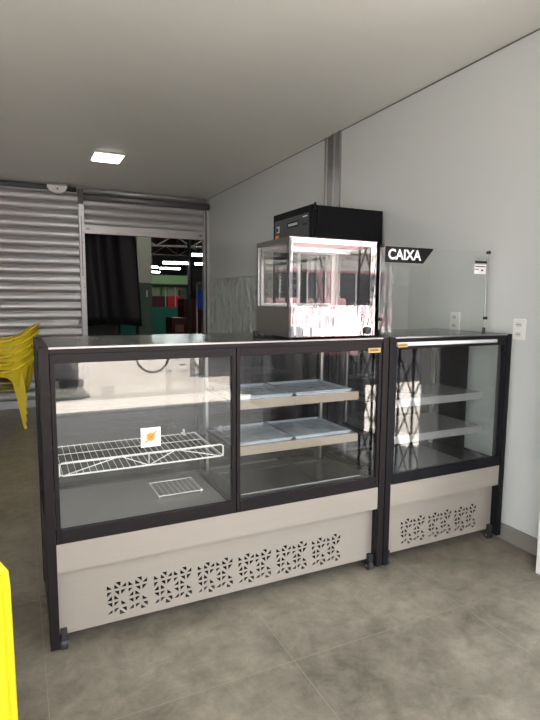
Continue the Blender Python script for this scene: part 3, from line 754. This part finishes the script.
# tubes
tl = [(130,137,251,15,'short lit tube left of the cream column, upper one'), (163,188,263,16,'longest lit tube in the middle of the market roof'), (192,206,255,14,'highest lit tube at the right of the passage'),
      (195,207,264,18,'lit tube at the right of the passage, below the highest one'), (150,158,267,22,'lit tube just right of the cream column, upper of two'), (160,180,268.5,20,'lit tube under the longest one in the market'),
      (130,138,271,24,'short lit tube left of the cream column, lower one'), (151,160,272,26,'lit tube just right of the cream column, lower of two')]
for x0, x1, y, d, lab in tl:
    a = at(x0, y, d); b = at(x1, y, d); z = (a.z+b.z)/2
    r = thing('tube_light', lab, 'light', ((a.x+b.x)/2, d, z), group='lit tubes in the market')
    B(a.x, b.x, d-.05, d+.05, z+.03, z+.06).obj('fitting', M['white'], r, off=r.location)
    MB().tube([(a.x, d, z), (b.x, d, z)], .035, 8).obj('tube', M['tube_on'], r, off=r.location)
    MB().tube([(a.x+.1, d, z+.06), (a.x+.1, d, 5.2)], .008, 6).tube([(b.x-.1, d, z+.06), (b.x-.1, d, 5.2)], .008, 6).obj('hanger', M['hall_roof'], r, off=r.location)
for k, (xc, yc, zc, lab) in enumerate(((1.6, 9.2, 4.7, 'added unseen fill tube high in the market just beyond the shutter, on the left'), (3.6, 9.2, 4.7, 'added unseen fill tube high in the market just beyond the shutter, on the right'),
        (7.0, 18.5, 4.95, 'added unseen fill tube high above the market stall, on its left'), (9.5, 18.5, 4.95, 'added unseen fill tube high above the market stall, on its right'))):  # tubes out of view, added to brighten column, tarpaulin and stall
    r = thing('tube_light', lab, 'light', (xc, yc, zc), group='lit tubes in the market')
    B(xc-.8, xc+.8, yc-.05, yc+.05, zc+.03, zc+.06).obj('fitting', M['white'], r, off=r.location)
    MB().tube([(xc-.8, yc, zc), (xc+.8, yc, zc)], .05, 8).obj('tube', M['tube_on'], r, off=r.location)
    MB().tube([(xc, yc, zc+.06), (xc, yc, 5.2)], .008, 6).obj('hanger', M['hall_roof'], r, off=r.location)
# stalls
def pbox(px0, px1, py0, py1, y, depth, zmin=None):
    a = at(px0, py0, y); b = at(px1, py1, y)
    return a.x, b.x, y, y+depth, (b.z if zmin is None else zmin), a.z
r = thing('market_stall', 'market stall with pale green fascia, red front and deep green base', 'stall', (0, 22, 0))
def P(name, mat, *q, **k):
    bx = pbox(*q, **k); return B(*bx).obj(name, M[mat], r, off=r.location)
r.location = (at(168, 300, 22).x, 22, 0)
P('fascia', 'fascia_green', 120, 190, 274, 284.5, 22, .3)
P('awning_edge', 'facade_d', 120, 190, 284.5, 286.5, 21.9, .3)
P('back_board', 'bright_board', 120, 186, 286.5, 299, 24, .1)
P('red_front', 'red', 168, 183, 296, 307, 21.8, .2)
P('red_front', 'maroon', 151, 167.5, 296, 307, 21.8, .2)
P('counter_base', 'deep_green', 120, 185, 307, 340, 21.6, .6, zmin=0)
P('post', 'cream', 175, 176, 287, 307, 21.7, .05)
P('post', 'cream', 165, 166, 287, 307, 21.7, .05)
P('goods', 'fascia_green', 162, 168, 288, 296, 22.5, .4)
P('goods', 'col_green', 181, 187, 290, 300, 21.7, .4)
bx = pbox(172, 200, 318, 340, 17, .8, zmin=0)
r = thing('crate_pile', 'dark maroon boxes piled in front of the green market stall', 'boxes', ((bx[0]+bx[1])/2, 17.4, 0))
P('box', 'maroon', 172, 188, 318, 340, 17, .8, zmin=0)
P('box', 'maroon', 184, 201, 299, 340, 17.9, .8, zmin=0)
P('box', 'crate_tan', 176, 184, 325, 332, 16.9, .1)
bx = pbox(189, 191.5, 236, 335, 16, .2, zmin=0)
tag(B(bx[0], bx[1], 16, 16.2, 0, 5.2).obj('steel_post', M['facade_d']), 'thin dark steel post right of the stall in the market', 'post')
def bl(u, v):
    a = at(197.5, 290, 13.24); b = at(206, 310, 13.24)
    return (a.x+(b.x-a.x)*u, 13.24+.04*math.sin(u*12), b.z+(a.z-b.z)*v)
tag(MB().grid(bl, 16, 6).obj('blue_cloth', M['blue'], smooth=True, solid=.01), 'bright blue cloth hanging at the right of the passage', 'cloth')
bx = pbox(196.5, 198, 282, 340, 13.3, .06, zmin=0)
tag(B(bx[0], bx[1], 13.3, 13.36, 0, bx[5]).box(bx[0], bx[0]+.9, 13.3, 13.36, bx[5]-.05, bx[5]).box(bx[0]+.45, bx[0]+.5, 13.3, 13.36, 0, bx[5]).obj('stall_frame', M['truss']), 'pale metal stall frame behind the blue cloth', 'frame')
bx = pbox(192, 210, 268, 290, 43.7, .29)
tag(B(*bx).obj('pale_banner', M['truss']), 'pale banner on the far market wall at the right of the passage', 'banner')
bx = pbox(134, 138, 300, 340, 9.3, .3, zmin=0)

# ------------------------------------------------------------------ street in front (behind the photographer)
struct('floor_sidewalk', B(XL-6, XW+8, -2.5, YF, -.15, -.01).box(XW+.15, XW+1.2, YF, 1.45, -.15, -.01), M['asphalt'], 'rough grey asphalt sidewalk')
struct('trim_5', B(XL-6, XW+8, -3.43, -2.5, -.15, .0), M['kerb'], 'pale kerb strip')
struct('floor_street', B(XL-20, XW+25, -16, -3.43, -.17, -.02).box(XW+1.2, XW+25, -2.5, 1.45, -.17, -.02).box(XW+8, XW+25, -3.43, -2.5, -.17, -.02), M['street'], 'sunlit concrete street')
struct('trim_6', B(XL-.1, XW+.16, YF-.55, YF-.45, H+.2, H+.5), M['facade_w'])
struct('wall_neighbour', B(XW+.15, XW+12, 1.45, YB+.15, 0, 3.4), M['facade_w'])
struct('wall_neighbour_left', B(XL-8, XL-.12, YF, YB+.15, 0, 3.4), M['facade_w'])
# facades opposite
def facade(x0, x1, y, h, mat, label, sign, face=1):
    r = thing('building', label, 'building', ((x0+x1)/2, y, 0))
    B(x0, x1, y-3, y, -.15, h).obj('wall', M[mat], r, off=r.location)
    n = max(1, int((x1-x0)/2.6)); w = (x1-x0)/n
    for i in range(n):
        a = x0+w*i+.3; b = x0+w*(i+1)-.3
        d = B(a, b, y, y+.04, 0, 2.5).obj('shop_door', M['facade_d'], r, off=r.location)
        m = MB()
        for k in range(4): m.box(a+(b-a)*k/3-.03, a+(b-a)*k/3+.03, y+.04, y+.07, 0, 2.5)
        m.obj('door_post', M['white'], d, off=r.location)
        if h > 4.5: 
            wn = B(a+.3, b-.3, y, y+.03, 3.7, 4.9).obj('window', M['facade_g'], r, off=r.location)
    B(x0+.1, x1-.1, y, y+.12, 2.6, 3.2).obj('sign_board', M[sign], r, off=r.location)
    B(x0, x1, y, y+.9, 3.25, 3.33).obj('awning', M['white'], r, off=r.location)
facade(-14, -5, -13, 5.5, 'facade_w', 'white shop building across the street on the left', 'facade_g')
facade(-5, 1, -13, 4.2, 'facade_g', 'low grey shop building across the street', 'red')
facade(1, 8, -13, 5.6, 'facade_w', 'white shop building across the street with pink sign', 'facade_p')
facade(8, 14, -13, 4.4, 'facade_p', 'pink shop building across the street', 'facade_w')
facade(14, 22, -13, 6, 'facade_w', 'tall white shop building at the street corner', 'facade_g')
# bicycle
r = thing('bicycle', 'black bicycle parked across the street, seen in the glass', 'bicycle', (3.0, -6.05, -.02)); of = r.location
for x in (2.42, 3.55):
    w = MB().ring((x, -6.05, .32), .32, .022, 'y', 40, 8).obj('wheel', M['rubber'], r, off=of, smooth=True)
    m = MB()
    for i in range(14):
        a = 2*PI*i/14; m.tube([(x, -6.05, .32), (x+.31*math.cos(a), -6.05, .32+.31*math.sin(a))], .002, 4)
    m.tube([(x, -6.09, .32), (x, -6.01, .32)], .02)
    m.obj('spokes', M['steel'], w, off=of)
m = MB()
y = -6.05
for a, b in (((2.42, y, .32), (2.62, y, .86)), ((2.62, y, .82), (3.20, y, .80)), ((2.60, y, .76), (2.98, y, .30)), ((2.98, y, .30), (3.24, y, .92)), ((2.98, y, .30), (3.55, y, .32)), ((3.55, y, .32), (3.20, y, .78))):
    m.tube([a, b], .016, 8)
m.obj('frame', M['bike'], r, off=of)
MB().tube([(2.62, y, .86), (2.60, y, 1.0)], .012).tube([(2.52, y-.28, 1.02), (2.60, y-.2, 1.02), (2.60, y+.2, 1.02), (2.52, y+.28, 1.02)], .012).obj('handlebar', M['steel'], r, off=of)
MB().box(3.14, 3.38, y-.06, y+.06, .92, .97).obj('saddle', M['rubber'], r, off=of, bevel=.02)
MB().ring((2.98, y, .30), .09, .006).tube([(2.98, y-.09, .30), (2.98, y+.09, .30)], .01).box(2.92, 3.04, y+.09, y+.17, .13, .15).obj('crank', M['steel'], r, off=of)
# dark van left of the view in the glass
r = thing('van', 'dark grey van parked across the street, mirrored at the left of the case glass', 'van', (.17, -3.5, -.02), -.109)
m = MB().prism([(-.35, .28), (0, .30), (.02, .95), (-.75, 1.15), (-1.35, 1.95), (-4.7, 2.0), (-4.85, .30)], 'x', -1.3, .62)
m.v = [(x, y, z) for x, y, z in m.v]
m.obj('body', M['facade_d'], r, bevel=.06)
for x in (-1.31, .622):
    m = MB().prism([(-1.0, 1.15), (-1.5, 1.80), (-2.1, 1.82), (-2.1, 1.15)], 'x', x, x+.008); m.obj('window', M['dark_glass'], r)
    for yq in (-.85, -3.9):
        MB().tube([(x-.1, yq, .32), (x+.09, yq, .32)], .32, 24).obj('wheel', M['rubber'], r)
r = thing('added_stall', 'added street stall with dark counter and pink boxes, darkening the case reflection', 'stall', (4.2, -4.2, 0)); of = r.location  # made-up stall, added to keep the bright street out of the case glass
for x in (2.95, 7.6):
    B(x, x+.08, -5.3, -5.22, -.02, 1.75).obj('post', M['facade_g'], r, off=of)
B(3.1, 7.5, -5.2, -5.1, -.02, 1.3).obj('back_board', M['facade_d'], r, off=of)
B(3.1, 7.5, -3.6, -3.0, -.02, .78).obj('counter', M['facade_d'], r, off=of, bevel=.01)
B(3.1, 7.5, -3.62, -2.98, .78, .98).obj('counter_top', M['facade_w'], r, off=of)
for i in range(8): B(3.15+.54*i, 3.55+.54*i, -5.099, -4.9, .9, 1.3+.2*(i % 2)).obj('pink_box', M['facade_p' if i % 2 else 'white'], r, off=of)
for i in range(6): B(3.2+.7*i, 3.6+.7*i, -3.5, -3.1, .98, 1.2).obj('goods_box', M[('white', 'facade_p', 'facade_g')[i % 3]], r, off=of)
r = thing('added_rack', 'added low dark rack with pink and white boxes, blocking bright ground from the glass', 'rack', (3.2, -1.4, -.01)); of = r.location  # added rack: blocks the sunlit ground from the right door's reflection
B(2.95, 3.45, -2.4, -.35, -.01, .86).obj('counter', M['facade_d'], r, off=of, bevel=.01)
for i in range(5):
    B(2.97, 3.41, -2.38+.40*i, -2.06+.40*i, .86, .98+.07*(i % 3)).obj('goods_box', M[('facade_p', 'white', 'white', 'facade_g', 'facade_p')[i]], r, off=of)
for i in range(5): MB().tube([(2.97, -2.3+.45*i, .86), (2.97, -2.3+.45*i, 1.9)], .014, 8).obj('rack_pole', M['facade_g'], r, off=of)
B(2.96, 2.99, -2.35, -.45, 1.88, 1.91).obj('rack_bar', M['facade_g'], r, off=of)
# scissor gate at the right side opening
r = thing('scissor_gate', 'black folding lattice gate gathered at the open side of the shop', 'gate', (2.55, 1.2, 0)); of = r.location
m = MB(); y0g, y1g = .80, 1.60
n = 5; st = (y1g-y0g)/n
for i in range(n+1): m.box(2.545, 2.56, y0g+st*i-.006, y0g+st*i+.006, .03, 2.6)
m.obj('upright', M['bike'], r, off=of)
m = MB()
for i in range(n):
    a = y0g+st*i; b = a+st
    for k in range(8):
        z = .1+.31*k
        m.tube([(2.54, a, z), (2.54, b, z+.31)], .006, 5); m.tube([(2.565, a, z+.31), (2.565, b, z)], .006, 5)
m.obj('lattice', M['bike'], r, off=of)
# corner post of the shop front
struct('trim_7', B(2.50, XW+.15, YF, YF+.2, 0, H), M['facade_g'])

# ------------------------------------------------------------------ light
w = bpy.data.worlds.new('World'); scene.world = w; w.use_nodes = True
bg = w.node_tree.nodes['Background']; bg.inputs['Color'].default_value = (.88, .94, 1.0, 1); bg.inputs['Strength'].default_value = 3.9
sd = bpy.data.lights.new('sun', 'SUN'); sd.energy = 30; sd.angle = math.radians(.6); sd.color = (1, .95, .89)
so = bpy.data.objects.new('sun', sd); COL.objects.link(so)
d = Vector((.22, -.33, -1.0)).normalized()      # travel direction
so.rotation_euler = d.to_track_quat('-Z', 'Y').to_euler(); so.location = (0, 3, 12)

# ------------------------------------------------------------------ camera
cd = bpy.data.cameras.new('camera'); cam = bpy.data.objects.new('camera', cd); COL.objects.link(cam)
cd.sensor_fit = 'VERTICAL'; cd.sensor_height = 36; cd.lens = F/720*36; cd.clip_start = .02; cd.clip_end = 200
mt = Matrix((r2, u2, -fwd)).transposed().to_4x4(); mt.translation = (0, 0, 1.45)
cam.matrix_world = mt
scene.camera = cam
scene.view_settings.view_transform = 'Standard'; scene.view_settings.look = 'None'
scene.view_settings.gamma = 1; scene.view_settings.exposure = 0.82; scene.view_settings.use_curve_mapping = False
